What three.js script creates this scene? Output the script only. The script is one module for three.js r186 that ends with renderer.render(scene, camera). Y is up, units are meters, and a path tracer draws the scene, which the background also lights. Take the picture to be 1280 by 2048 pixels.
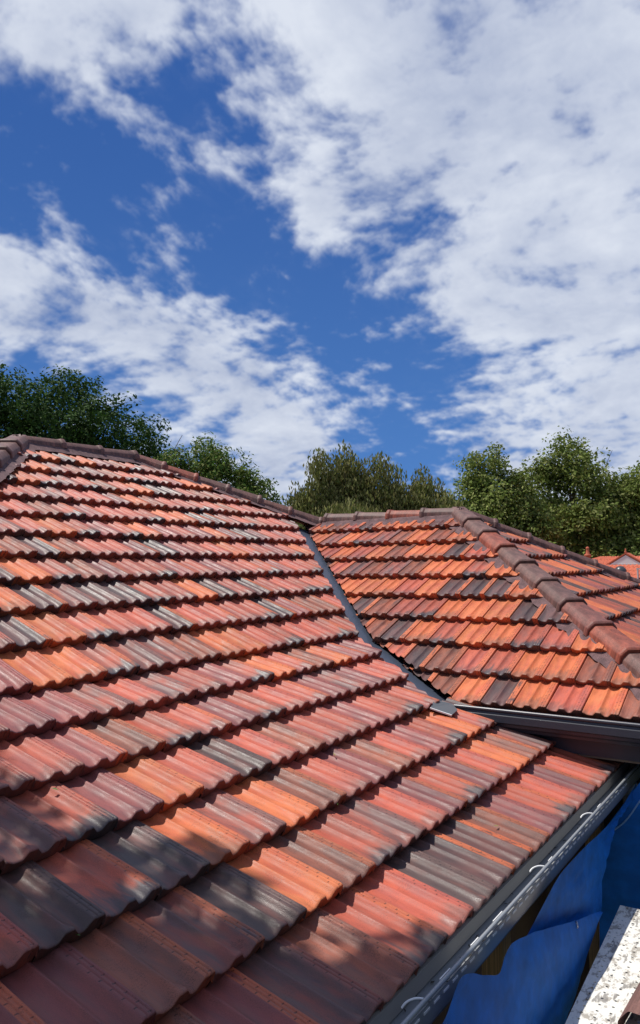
import * as THREE from 'three';
import { mergeGeometries as mergeRaw, toCreasedNormals } from 'three/addons/utils/BufferGeometryUtils.js';

// ------------------------------------------------------------------ camera, sky, sun, exposure
const scene = new THREE.Scene();
const camera = new THREE.PerspectiveCamera(2 * Math.atan(1024 / 1472.45) * 180 / Math.PI, 640 / 1024, 0.05, 600);
camera.position.set(-4.24862, 1.19952, 1.05541);
camera.rotation.order = 'YXZ';
camera.rotation.set(0.07063, -0.97139, -0.01141);
camera.updateMatrixWorld(true);
const renderer = new THREE.WebGLRenderer({ antialias: true });
renderer.setSize(640, 1024);
renderer.toneMapping = THREE.LinearToneMapping;
renderer.toneMappingExposure = 0.92;
renderer.shadowMap.enabled = true;
const SUN = new THREE.Vector3(-0.15, 0.91, -0.37).normalize();
const sun = new THREE.DirectionalLight(new THREE.Color(1.0, 0.95, 0.88), 5.0);
sun.position.copy(SUN).multiplyScalar(60);
sun.castShadow = true;
sun.shadow.mapSize.set(4096, 4096);
Object.assign(sun.shadow.camera, { left: -40, right: 40, top: 40, bottom: -40, near: 1, far: 140 });
scene.add(sun, sun.target);

// ------------------------------------------------------------------ random numbers and noise
function rngOf(seed) { let a = seed >>> 0; return () => { a = (a + 0x6D2B79F5) | 0; let t = Math.imul(a ^ (a >>> 15), 1 | a); t = (t + Math.imul(t ^ (t >>> 7), 61 | t)) ^ t; return ((t ^ (t >>> 14)) >>> 0) / 4294967296; }; }
const PERM = new Uint8Array(512), GX = new Float32Array(256), GY = new Float32Array(256);
{ const r = rngOf(77), p = [...Array(256).keys()]; for (let i = 255; i > 0; i--) { const j = Math.floor(r() * (i + 1)); [p[i], p[j]] = [p[j], p[i]]; } for (let i = 0; i < 512; i++) PERM[i] = p[i & 255]; for (let i = 0; i < 256; i++) { const a = r() * Math.PI * 2; GX[i] = Math.cos(a); GY[i] = Math.sin(a); } }
function noise2(x, y) {                                            // gradient noise, about -0.7 to 0.7
  const xi = Math.floor(x), yi = Math.floor(y), xf = x - xi, yf = y - yi, X = xi & 255, Y = yi & 255;
  const u = xf * xf * xf * (xf * (xf * 6 - 15) + 10), v = yf * yf * yf * (yf * (yf * 6 - 15) + 10);
  const a = PERM[X] + Y, b = PERM[X + 1] + Y, g00 = PERM[a], g10 = PERM[b], g01 = PERM[a + 1], g11 = PERM[b + 1];
  const n00 = GX[g00] * xf + GY[g00] * yf, n10 = GX[g10] * (xf - 1) + GY[g10] * yf, n01 = GX[g01] * xf + GY[g01] * (yf - 1), n11 = GX[g11] * (xf - 1) + GY[g11] * (yf - 1);
  const p = n00 + u * (n10 - n00), q = n01 + u * (n11 - n01);
  return p + v * (q - p);
}
function fbm(x, y, o, gain = 0.5) { let s = 0, a = 1, f = 1; for (let i = 0; i < o; i++) { s += a * noise2(x * f + i * 17.3, y * f - i * 9.7); a *= gain; f *= 2.03; } return s; }
const sstep = (a, b, x) => { const t = Math.min(1, Math.max(0, (x - a) / (b - a))); return t * t * (3 - 2 * t); };
const mix = (a, b, t) => a + (b - a) * t;
const lin = (c) => { c /= 255; return c <= 0.04045 ? c / 12.92 : Math.pow((c + 0.055) / 1.055, 2.4); };

// ------------------------------------------------------------------ the sky: air and broken altocumulus
// cloud cover in tenths, rows by elevation (0, 2.5, ... degrees), columns by azimuth (4, 6.5, ... degrees from +x towards -z)
const COVER = `9 9 9 9 9 9 9 7 5 3 3 4 7 9 10 9 8 6 5 5 5 5 5 5 5 5 5
9 9 9 9 9 9 9 7 5 3 3 4 8 9 10 9 8 6 5 5 5 5 5 5 5 5 5
9 9 9 9 9 9 9 7 5 3 3 4 8 9 10 9 8 6 5 5 5 5 5 5 5 5 5
9 9 9 9 9 9 9 8 5 3 2 4 8 9 10 9 7 6 5 5 5 5 5 5 4 4 4
10 10 10 10 10 9 9 8 5 3 2 5 9 10 10 9 7 6 4 4 4 3 3 3 3 2 2
10 10 10 10 10 9 9 7 5 4 4 6 9 10 10 10 9 6 4 4 3 2 1 2 2 2 2
10 10 10 10 10 9 8 5 4 3 2 3 5 7 9 9 10 9 9 9 7 4 4 4 5 6 7
10 10 10 10 10 10 10 9 8 5 2 2 2 4 7 9 10 10 10 10 9 8 9 9 9 9 9
10 10 10 10 10 10 10 10 8 7 5 3 1 3 4 6 6 7 8 8 9 9 9 9 9 9 9
10 10 10 10 10 10 10 9 8 7 7 5 3 3 3 2 3 4 5 5 5 7 9 8 7 5 4
10 10 10 10 10 10 10 9 8 8 7 6 7 4 2 2 3 4 4 2 2 2 3 2 2 1 0
10 10 10 10 10 10 10 10 10 10 10 9 9 6 6 5 4 3 2 1 0 0 0 0 0 1 1
10 10 10 10 10 10 10 10 10 10 9 8 8 6 6 6 4 2 1 1 1 1 1 3 4 6 7
10 10 10 10 10 10 10 10 10 10 9 8 8 7 7 6 4 3 4 5 5 5 7 7 8 8 8
10 10 10 10 10 10 10 10 10 10 10 9 9 8 7 6 5 6 8 9 9 9 8 9 9 9 9
10 10 10 10 10 10 10 10 10 10 10 10 10 9 8 8 8 9 10 10 10 9 9 9 9 9 9
10 10 10 10 10 10 10 10 10 10 10 10 10 10 9 9 10 10 10 10 10 9 9 9 9 9 9
10 10 10 10 10 10 10 10 10 10 10 10 10 10 9 9 10 10 10 10 10 9 9 9 9 9 9`.split('\n').map((r) => r.split(' ').map((v) => +v / 10));
function coverAt(az, el, px, pz) {
  const wild = 0.66 + 0.75 * noise2(px * 0.45 + 3.1, pz * 0.45 - 7.7);
  const c = (az - 4) / 2.5, r = el / 2.5, nc = COVER[0].length - 1, nr = COVER.length - 1;
  const cc = Math.min(nc - 0.001, Math.max(0, c)), rr = Math.min(nr - 0.001, Math.max(0, r)), i = Math.floor(rr), j = Math.floor(cc), a = rr - i, b = cc - j;
  const v = mix(mix(COVER[i][j], COVER[i][j + 1], b), mix(COVER[i + 1][j], COVER[i + 1][j + 1], b), a);
  const d = Math.hypot(Math.max(0, c - nc, -c), Math.max(0, r - nr)) / 6;
  return mix(v, wild, Math.min(1, d));
}
{
  const W = 4096, H = 2048, data = new Float32Array(W * H * 4);
  const zen = [0.040, 0.122, 0.392], low = [0.10, 0.265, 0.64], white = [0.76, 0.81, 0.91], grey = [0.31, 0.38, 0.57];
  for (let y = 0; y < H; y++) {
    const el = (y + 0.5) / H * 180 - 90, se = Math.sin(el * Math.PI / 180), ce = Math.cos(el * Math.PI / 180);
    const air = Math.pow(Math.max(0, 1 - Math.max(0, se) * 1.75), 1.5);
    for (let x = 0; x < W; x++) {
      const o = (y * W + x) * 4;
      if (el < -3) { data[o] = 0.10; data[o + 1] = 0.11; data[o + 2] = 0.10; data[o + 3] = 1; continue; }
      const phi = ((x + 0.5) / W - 0.5) * 2 * Math.PI;               // three: u = atan(dir.z, dir.x) / 2pi + 0.5
      const dx = Math.cos(phi) * ce, dz = Math.sin(phi) * ce;
      let az = Math.atan2(-dz, dx) * 180 / Math.PI;
      const k = 1 / (Math.max(0, se) + 0.24), px = dx * k, pz = dz * k;
      const wx = noise2(px * 1.9 + 40, pz * 1.9), wz = noise2(px * 1.9, pz * 1.9 + 55);
      const wobA = 2.2 * noise2(az * 0.16 + 3, el * 0.16) + 1.0 * noise2(az * 0.5, el * 0.5 + 9), wobE = 1.8 * noise2(az * 0.16, el * 0.16 + 30) + 0.9 * noise2(az * 0.5 + 21, el * 0.5);
      const cv = coverAt(az + wobA, el + wobE, px, pz), cov = mix(cv, cv * cv, 0.55);
      const qx = px + 0.10 * wx, qz = pz + 0.10 * wz;
      const puff = fbm(qx * 7.5, qz * 7.5, 6, 0.56);
      const wisp = fbm(qx * 22 + 31 + 0.8 * puff, qz * 22 - 12, 5, 0.62);
      const d = puff * 0.86 + wisp * 0.31 + (cov - 0.44) * 1.42;
      let m = sstep(-0.32, 0.84, d); m = m * 0.97;
      const veil = 0.16 * sstep(0.1, 0.9, cov) * sstep(-0.5, 0.6, wisp + puff * 0.5);
      m = Math.min(0.985, Math.max(m, veil + m * (1 - veil)));
      // thick parts of the cloud are greyer, thin rims and the lumps facing up are whiter
      const lump = fbm(qx * 2.6 + 70, qz * 2.6 + 12, 4, 0.5), fine = fbm(qx * 13 - 5, qz * 13 + 8, 4, 0.6);
      const thick = sstep(0.35, 1.35, d + 0.35 * lump);
      const b = Math.min(1, Math.max(0, 0.78 - 0.34 * thick + 0.62 * lump + 0.05 * fine + 0.46 * puff));
      for (let c = 0; c < 3; c++) {
        const sky = mix(zen[c], low[c], air), cl = mix(grey[c], white[c], b);
        data[o + c] = mix(sky, cl, m) * 1.06;
      }
      data[o + 3] = 1;
    }
  }
  const tex = new THREE.DataTexture(data, W, H, THREE.RGBAFormat, THREE.FloatType);
  tex.mapping = THREE.EquirectangularReflectionMapping; tex.magFilter = THREE.LinearFilter; tex.minFilter = THREE.LinearFilter; tex.needsUpdate = true;
  scene.background = tex; scene.environment = tex;
}

function mergeGeometries(list) {                                   // merge after giving all the same attributes and no index
  return mergeRaw(list.map((g) => { const o = g.index ? g.toNonIndexed() : g.clone(); for (const k of Object.keys(o.attributes)) if (!['position', 'normal', 'uv'].includes(k)) o.deleteAttribute(k); return o; }));
}

// ------------------------------------------------------------------ naming helpers
const taken = new Map();
function numbered(n) { const k = taken.get(n) ?? 0; taken.set(n, k + 1); return k ? n + '_' + String(k).padStart(3, '0') : n; }
function sh(m) { m.castShadow = true; m.receiveShadow = true; return m; }
function tag(o, label, category, group, kind) { if (label) o.userData.label = label; if (category) o.userData.category = category; if (group) o.userData.group = group; if (kind) o.userData.kind = kind; return o; }
function thing(name, label, category, pos = [0, 0, 0], group) { const o = new THREE.Group(); o.name = numbered(name); o.position.set(...pos); scene.add(o); return tag(o, label, category, group); }
function part(name, geo, m, parent) { const o = sh(new THREE.Mesh(geo, m)); o.name = name; parent.add(o); return o; }
function geoOf(pos, idx, uv) { const g = new THREE.BufferGeometry(); g.setAttribute('position', new THREE.Float32BufferAttribute(pos, 3)); g.setAttribute('uv', new THREE.Float32BufferAttribute(uv ?? new Array(pos.length / 3 * 2).fill(0), 2)); if (idx) g.setIndex(idx); g.computeVertexNormals(); return g; }
function box(w, h, d, x = 0, y = 0, z = 0, ry = 0) { const g = new THREE.BoxGeometry(w, h, d); if (ry) g.rotateY(ry); g.translate(x, y, z); return g; }
function quad(a, b, c, d) { return geoOf([...a, ...b, ...c, ...d], [0, 1, 2, 0, 2, 3], [0, 0, 1, 0, 1, 1, 0, 1]); }
function slab(pts, dy) {                                           // a sheet of corner points given a thickness downwards
  const n = pts.length, pos = [], idx = [];
  for (const p of pts) pos.push(...p);
  for (const p of pts) pos.push(p[0], p[1] - dy, p[2]);
  for (let i = 1; i < n - 1; i++) { idx.push(0, i, i + 1, n, n + i + 1, n + i); }
  for (let i = 0; i < n; i++) { const j = (i + 1) % n; idx.push(i, n + i, n + j, i, n + j, j); }
  const g = geoOf(pos, idx).toNonIndexed(); g.computeVertexNormals(); return g;
}
function texOf(w, h, fn, srgb, rep) {
  const d = new Uint8Array(w * h * 4), c = [0, 0, 0];
  for (let y = 0; y < h; y++) for (let x = 0; x < w; x++) { fn(x / w, y / h, c, x, y); const o = (y * w + x) * 4; for (let k = 0; k < 3; k++) d[o + k] = Math.max(0, Math.min(255, c[k])); d[o + 3] = 255; }
  const t = new THREE.DataTexture(d, w, h); t.magFilter = THREE.LinearFilter; t.minFilter = THREE.LinearMipmapLinearFilter; t.generateMipmaps = true; t.wrapS = t.wrapT = THREE.RepeatWrapping;
  if (srgb) t.colorSpace = THREE.SRGBColorSpace; if (rep) t.repeat.set(...rep); t.needsUpdate = true; return t;
}
const mat = (rgb, rough = 0.8, o = {}) => new THREE.MeshStandardMaterial({ color: new THREE.Color().setRGB(...rgb), roughness: rough, side: THREE.DoubleSide, ...o });

// ------------------------------------------------------------------ roof planes (metres; x along the main eave, z down the main slope)
const W_T = 0.205, G_T = 0.32821, L_T = 0.385, RISE = 0.048;       // tile cover width, gauge, length, step at each course
const TH = 0.47878, TH2 = 0.33878, THB = 0.49951, KB = 6;
const XB = 0.15493, YB = 0.28598, ZB = -0.76203;
const yb = KB * G_T * Math.sin(TH2), rb = KB * G_T * Math.cos(TH2);
const zTopA = (y) => (y > yb ? -rb - (y - yb) / Math.tan(TH) : -y / Math.tan(TH2));
const yTopA = (z) => (-z > rb ? yb + (-z - rb) * Math.tan(TH) : -z * Math.tan(TH2));
const yTopB = (x) => YB + (x - XB) * Math.tan(THB);
const XR = 2.74, ZE = -2.0, KH = XR + ZE;                          // wing ridge x, its end z, wing hip x + z
const yR = yTopB(XR), zCE = ZE + (XR - XB), ZRM = -5.20, HR = 6.45, HL = -5.35;   // main ridge z, main hips x - z and x + z
const DECK = 0.085;

// ------------------------------------------------------------------ tile looks: one atlas of flashed terracotta
// O orange, o orange with dark nose, S salmon, M mauve, D charcoal, G grey mixed, P dark pans with an orange lap, B brown spotted
const TYPES = 'OoSMDGPB', NV = 5, CW = 256, CH = 384, COLS = 8, ROWS = 5;
const COL = { O: [[198, 112, 70], [180, 92, 64]], o: [[184, 92, 70], [112, 84, 80]], S: [[182, 91, 69], [156, 82, 71]], M: [[144, 82, 77], [116, 75, 74]], D: [[86, 73, 70], [112, 78, 72]], G: [[122, 86, 80], [154, 84, 70]], P: [[112, 75, 69], [86, 66, 63]], B: [[158, 90, 68], [120, 80, 69]] };
const atlasR = new Uint8Array(COLS * CW * ROWS * CH * 4), atlasC = new Uint8Array(COLS * CW * ROWS * CH * 4), atlasB = new Uint8Array(COLS * CW * ROWS * CH * 4);
{
  const W = COLS * CW;
  for (let ty = 0; ty < COLS; ty++) for (let v = 0; v < NV; v++) {
    const T = TYPES[ty], r = rngOf(900 + ty * 31 + v * 7), [ca, cb] = COL[T], s = r() * 200, s2 = r() * 200, tint = 0.92 + r() * 0.16, warm = (r() - 0.5) * 14;
    const lapAlt = T === 'P' ? 1 : r() < 0.25 ? 0.7 : 0, lapCol = T === 'D' ? [96, 80, 76] : T === 'O' ? [200, 118, 72] : [196, 104, 66];
    const nose = T === 'o' ? 0.62 : T === 'O' ? (v % 2 ? 0.3 : 0.0) : T === 'S' ? 0.34 : T === 'B' ? 0.12 : 0.1, spots = T === 'B' ? 1 : T === 'O' || T === 'S' ? 0.45 : 0.2;
    const clx = r(), cly = r();
    for (let y = 0; y < CH; y++) for (let x = 0; x < CW; x++) {
      const u = x / CW, t = y / CH, X = u * 0.205, Y = t * 0.385;      // t = 0 at the nose
      const big = fbm(X * 12 + s, Y * 3.6 + s2, 4, 0.55), mid = fbm(X * 46 + s2, Y * 11 + s, 4, 0.6), gr = fbm(X * 420 + s, Y * 420, 3, 0.7), pan = Math.cos((u - 0.22) * 2 * Math.PI / 0.45);
      let f = sstep(-0.32, 0.62, big + 0.22 * mid + (T === 'G' ? 0.18 : 0.0));
      const ns = sstep(0.30, 0.0, t + 0.22 * big + 0.10 * mid + (pan > 0 ? 0 : 0.04)) * (nose > 0 ? 1 : 0) * Math.min(1, nose * 1.7);
      let c = [0, 1, 2].map((k) => mix(ca[k], cb[k], T === 'o' ? f * 0.45 : f));
      const dk = T === 'o' || T === 'O' || T === 'S' || T === 'B' ? [82, 74, 76] : [66, 62, 63];
      for (let k = 0; k < 3; k++) c[k] = mix(c[k], dk[k], ns * (T === 'o' ? 0.95 : 0.8));
      const onLap = sstep(0.785, 0.80, u);
      if (lapAlt) { const la = onLap * lapAlt * sstep(-0.5, 0.15, mid + 0.3 + 0.4 * big) * (1 - 0.75 * ns); for (let k = 0; k < 3; k++) c[k] = mix(c[k], lapCol[k], la); }
      let mlt = tint * (1 + 0.10 * mid + 0.16 * gr);
      // black lichen dots, in clusters, and dirt in the cross notches of the lap
      const dots = noise2(X * 900 + s, Y * 900 + s2), clus = noise2(X * 22 + s2 * 3, Y * 16 + s);
      if (dots > 0.40 - 0.10 * spots && clus > 0.34 - 0.30 * spots) mlt *= 0.5;
      if (noise2(X * 330 + s, Y * 330 + 7) > 0.57) mlt *= 0.68;
      const hx = (X - clx * 0.14) / 0.018, hy = (Y - cly * 0.3) / 0.026;
      if (v === 3 && hx * hx + hy * hy < 0.7 + 1.6 * noise2(X * 60 + s, Y * 60) && dots > 0.16) mlt *= 0.5;
      const nt = (Y % 0.041) / 0.041, n1 = nt < 0.10 && u > 0.80 && u < 0.855, n2 = nt > 0.3 && nt < 0.40 && u > 0.885 && u < 0.935;
      if ((n1 || n2) && noise2(Y * 130 + s, u * 30) > -0.25) mlt *= 0.62;
      const o = ((v * CH + y) * W + ty * CW + x) * 4;
      const dark = 1 - (c[0] + c[1] + c[2]) / 520;
      atlasC[o] = Math.min(255, (c[0] + warm) * mlt); atlasC[o + 1] = Math.min(255, c[1] * mlt); atlasC[o + 2] = Math.min(255, (c[2] - warm * 0.3) * mlt); atlasC[o + 3] = 255;
      const ro = 0.74 - 0.46 * dark + 0.16 * mid + 0.20 * gr; atlasR[o] = 255; atlasR[o + 1] = 255 * Math.min(0.95, Math.max(0.40, ro)); atlasR[o + 2] = 0; atlasR[o + 3] = 255;
      const bm = 128 + 46 * gr + 60 * mid * 0.6 + ((n1 || n2) ? -45 : 0); atlasB[o] = atlasB[o + 1] = atlasB[o + 2] = Math.max(0, Math.min(255, bm)); atlasB[o + 3] = 255;
    }
  }
}
function dataTex(d, w, h, srgb) { const t = new THREE.DataTexture(d, w, h); t.magFilter = THREE.LinearFilter; t.minFilter = THREE.LinearMipmapLinearFilter; t.generateMipmaps = true; if (srgb) t.colorSpace = THREE.SRGBColorSpace; t.needsUpdate = true; return t; }
const tileMat = new THREE.MeshStandardMaterial({ map: dataTex(atlasC, COLS * CW, ROWS * CH, true), roughnessMap: dataTex(atlasR, COLS * CW, ROWS * CH), bumpMap: dataTex(atlasB, COLS * CW, ROWS * CH), bumpScale: 0.0022, roughness: 1, side: THREE.DoubleSide });

// ------------------------------------------------------------------ one interlocking tile: two pans, a centre rib and a ribbed side lap
const PROF = [[1, 7.02], [3, 9.36], [8, 8.19], [16, 3.51], [27, 0.39], [42, -1.17], [58, -0.62], [68, 0.78], [75, 3.51], [80, 7.02], [84, 10.92], [87, 13.26], [90, 14.04], [93, 13.26], [96, 10.92], [100, 7.02], [105, 3.51], [112, 0.78], [122, -0.62], [134, -0.78], [143, 1.56], [150, 6.24], [155.5, 12.09], [160, 16.38], [165, 19.11], [174, 19.5], [175.5, 17.47], [179, 17.47], [180.5, 19.5], [188, 19.5], [189.5, 17.47], [193, 17.47], [194.5, 19.5], [201, 19.5], [203.2, 17.94], [204, 14.82]];
const STN = [0, 0.003, 0.009, 0.022, 0.05, 0.11, 0.2, 0.29, L_T];
function tileGeo(type, variant) {
  const r = rngOf(50 + type * 13 + variant * 101), s = r() * 50, pos = [], uv = [], idx = [], n = PROF.length;
  const u0 = type / COLS, v0 = variant / ROWS, UV = (u, t) => uv.push(u0 + (0.012 + 0.976 * Math.min(1, Math.max(0, u))) / COLS, v0 + (0.012 + 0.97 * Math.min(1, Math.max(0, t))) / ROWS);
  const hAt = (k, t) => {
    const [um, nm] = PROF[k]; let h = nm / 1000;
    const nose = 1 - sstep(0.004, 0.058, t), bump = sstep(27, 17, Math.abs(um - 90));       // the centre rib broadens into a flat bump at the nose
    h = mix(h, Math.max(h, mix(-0.0012, 0.0165, bump)), nose);
    if (um > 20 && um < 150 && bump < 0.5) h -= 0.003 * nose;
    h -= t < 0.001 ? 0.0065 : t < 0.005 ? 0.0028 : t < 0.012 ? 0.0008 : 0;
    h += 0.0009 * noise2(um * 0.02 + s, t * 9 + s);
    return h + RISE * (1 - t / G_T) - 0.0195;
  };
  for (let j = 0; j < STN.length; j++) for (let k = 0; k < n; k++) { pos.push(PROF[k][0] / 1000, hAt(k, STN[j]), -STN[j] + (j === 0 ? -0.001 : 0)); UV(PROF[k][0] / 205, STN[j] / L_T); }
  for (let j = 0; j < STN.length - 1; j++) for (let k = 0; k < n - 1; k++) { const a = j * n + k; idx.push(a, a + 1, a + n + 1, a, a + n + 1, a + n); }
  const nTop = idx.length;
  // butt face under the nose, then the two side faces
  const B0 = pos.length / 3;
  for (let k = 0; k < n; k++) { const [um] = PROF[k]; pos.push(um / 1000, hAt(k, 0), -0.001); UV(um / 205, 0.02); pos.push(um / 1000, -0.020 + (Math.abs(um - 90) < 22 ? 0.004 : 0), -0.018); UV(um / 205, 0.0 + 0.1 * Math.abs(Math.sin(um))); }
  for (let k = 0; k < n - 1; k++) { const a = B0 + 2 * k; idx.push(a, a + 1, a + 3, a, a + 3, a + 2); }
  for (const k of [0, n - 1]) {
    const S0 = pos.length / 3, x = PROF[k][0] / 1000;
    for (const t of STN) { const h = hAt(k, t); pos.push(x, h, -t - 0.001); UV(x / 0.205, t / L_T); pos.push(x + (k ? 0.0006 : 0), h - (k ? 0.034 : 0.02), -t - 0.001); UV(x / 0.205 - (k ? 0.05 : -0.05), t / L_T); }
    for (let j = 0; j < STN.length - 1; j++) { const a = S0 + 2 * j; k ? idx.push(a, a + 1, a + 3, a, a + 3, a + 2) : idx.push(a, a + 3, a + 1, a, a + 2, a + 3); }
  }
  const g = geoOf(pos, idx, uv); g.userData.nTop = nTop; return g;
}
const tileGeos = []; for (let t = 0; t < COLS; t++) for (let v = 0; v < NV; v++) tileGeos.push(tileGeo(t, v));

// cut a geometry (already in world space) by half-spaces [a, b, d]: keep a*x + b*z <= d; a cut edge gets its thickness
function cutGeo(src, planes, nrm) {
  let P = src.getAttribute('position').array, N = src.getAttribute('normal').array, U = src.getAttribute('uv').array; const I = src.index.array, nTop = src.userData.nTop;
  let tris = []; const V = (i) => [P[3 * i], P[3 * i + 1], P[3 * i + 2], N[3 * i], N[3 * i + 1], N[3 * i + 2], U[2 * i], U[2 * i + 1]];
  for (let i = 0; i < I.length; i += 3) tris.push({ v: [V(I[i]), V(I[i + 1]), V(I[i + 2])], top: i < nTop });
  for (const [a, b, d] of planes) {
    const out = [], f = (p) => a * p[0] + b * p[2] - d;
    for (const t of tris) {
      const e = t.v.map(f); if (e.every((x) => x <= 0)) { out.push(t); continue; } if (e.every((x) => x > 0)) continue;
      const poly = [], cut = [];
      for (let k = 0; k < 3; k++) { const p = t.v[k], q = t.v[(k + 1) % 3], ep = e[k], eq = e[(k + 1) % 3]; if (ep <= 0) poly.push(p); if ((ep <= 0) !== (eq <= 0)) { const s = ep / (ep - eq), m = p.map((x, i) => mix(x, q[i], s)); poly.push(m); cut.push(m); } }
      for (let k = 1; k < poly.length - 1; k++) out.push({ v: [poly[0], poly[k], poly[k + 1]], top: t.top });
      if (t.top && cut.length === 2) { const [m, q] = cut, l = Math.hypot(a, b), dn = (p) => [p[0] - nrm[0] * 0.022, p[1] - nrm[1] * 0.022, p[2] - nrm[2] * 0.022, a / l, 0, b / l, p[6], p[7]], up = (p) => [p[0], p[1], p[2], a / l, 0, b / l, p[6], p[7]]; out.push({ v: [up(m), dn(m), dn(q)], top: false }, { v: [up(m), dn(q), up(q)], top: false }); }
    }
    tris = out;
  }
  if (tris.length < 6) return null;
  const pos = [], no = [], uv = [];
  for (const t of tris) for (const p of t.v) { pos.push(p[0], p[1], p[2]); no.push(p[3], p[4], p[5]); uv.push(p[6], p[7]); }
  const g = new THREE.BufferGeometry(); g.setAttribute('position', new THREE.Float32BufferAttribute(pos, 3)); g.setAttribute('normal', new THREE.Float32BufferAttribute(no, 3)); g.setAttribute('uv', new THREE.Float32BufferAttribute(uv, 2)); return g;
}

// ------------------------------------------------------------------ the house
const house = thing('tiled_house', 'house with weathered terracotta tiled hip roof, dark ridge caps, valley and gutters', 'house');
const mainRoof = new THREE.Group(); mainRoof.name = 'main_roof_slope'; house.add(mainRoof);
const wingRoof = new THREE.Group(); wingRoof.name = 'wing_roof_slope'; house.add(wingRoof);
const wingEnd = new THREE.Group(); wingEnd.name = 'wing_roof_end'; house.add(wingEnd);
const tiles = [];                                                  // {geo, matrix, cut, parent, area}
const rT = rngOf(4242);
const LOOK = {                                                     // looks that the photograph shows, by course and tile counted from the lap at x = 0
  0: 'SMSoMBPPDSoBGMBD', 1: 'BOSMoMSGoBODGBMMD', 2: 'SOoMSBMSBOGODoDSS', 3: 'SoSMSSBSDSOMoGSSoM', 4: 'SMGMSSoMSoBMSSGSM',
};
const LOOKB = ['BSPPBOPOSOB', 'SBoPBSoOOBO', 'BPOoOOoSOOS', 'BSoOOOPPBSO', 'SOPPPOOOOBo', 'BOOoOOOBOPB', 'OPSOPOOOPOO', 'BOOoOOOSoPO', 'BOMPOSOOPOB'];
const pick = (str) => str[Math.floor(rT() * str.length)];
const SEL = new THREE.Vector3(), camPos = camera.position, nrmOf = (m) => new THREE.Vector3(0, 1, 0).transformDirection(m);
const frustum = new THREE.Frustum().setFromProjectionMatrix(new THREE.Matrix4().multiplyMatrices(camera.projectionMatrix, camera.matrixWorldInverse));
function putTile(parent, origin, ry, pitch, look, planes) {
  const e = new THREE.Euler(pitch + (rT() - 0.5) * 0.012, ry + (rT() - 0.5) * 0.016, (rT() - 0.5) * 0.010, 'YXZ');
  const m = new THREE.Matrix4().makeRotationFromEuler(e).setPosition(origin);
  const ti = TYPES.indexOf(look), geo = tileGeos[ti * NV + Math.floor(rT() * NV)], n = nrmOf(m);
  m.multiply(new THREE.Matrix4().makeTranslation((rT() - 0.5) * 0.002, (rT() - 0.5) * 0.003, (rT() - 0.5) * 0.007));
  const bb = [[0, 0], [W_T, 0], [0, -L_T], [W_T, -L_T]].map(([x, z]) => new THREE.Vector3(x, 0, z).applyMatrix4(m));
  let cut = null;
  if (planes) {
    let out = false, cross = false;
    for (const [a, b, d] of planes) { const k = bb.map((p) => a * p.x + b * p.z - d); if (k.every((x) => x > 0)) out = true; else if (k.some((x) => x > -0.012)) cross = true; }
    if (out) return;
    if (cross) { const w = geo.clone(); w.applyMatrix4(m); w.userData.nTop = geo.userData.nTop; cut = cutGeo(w, planes, [n.x, n.y, n.z]); if (!cut) return; }
  }
  const c = new THREE.Vector3(W_T / 2, 0.02, -G_T / 2).applyMatrix4(m), dv = camPos.clone().sub(c), d2 = dv.lengthSq(), fac = Math.max(0.05, dv.normalize().dot(n));
  const vis = bb.some((p) => frustum.containsPoint(p)) || frustum.containsPoint(c);
  tiles.push({ geo, m, cut, parent, area: (vis ? 1 : 0.001) * (cut ? 0.7 : 1) * fac / d2 });
}
// main slope: 17 courses, the lower six at a flatter pitch
for (let k = 0; k < 17; k++) {
  const v = k === 0 ? -0.013 : k * G_T, lo = k < KB, th = lo ? TH2 : TH, base = lo ? [0, 0] : [yb, -rb], vv = lo ? v : v - KB * G_T;
  const y = base[0] + vv * Math.sin(th), z = base[1] - vv * Math.cos(th), half = k % 2 ? 0.5 : 0;
  // the valley cut, in plan: x <= XB + (y(z) - YB)/tan(THB) - 0.35
  const s = Math.tan(th) / Math.tan(THB), pv = [1, s, XB + (base[0] + base[1] * Math.tan(th) - YB) / Math.tan(THB) - 0.325];
  const planes = [[-1, -1, -HL - 0.10], [1, -1, HR - 0.10], [0, -1, -ZRM - 0.07]];
  planes.push(k >= 3 ? pv : [1, 0, 0.62]);
  for (let i = -24; i < 34; i++) {
    const x = -(i + 1 + half) * W_T;
    let look; const row = LOOK[k];
    if (row && i >= 0 && i < row.length) look = row[i]; else look = pick(k < 4 ? 'OoSMDGPBSOMB' : 'OOooSSSSSSMMMGGPBoSMBDoOSSO');
    if (x > 5 || x < -6) continue;
    putTile(mainRoof, new THREE.Vector3(x, y, z), 0, th, look, planes);
  }
}
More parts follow.
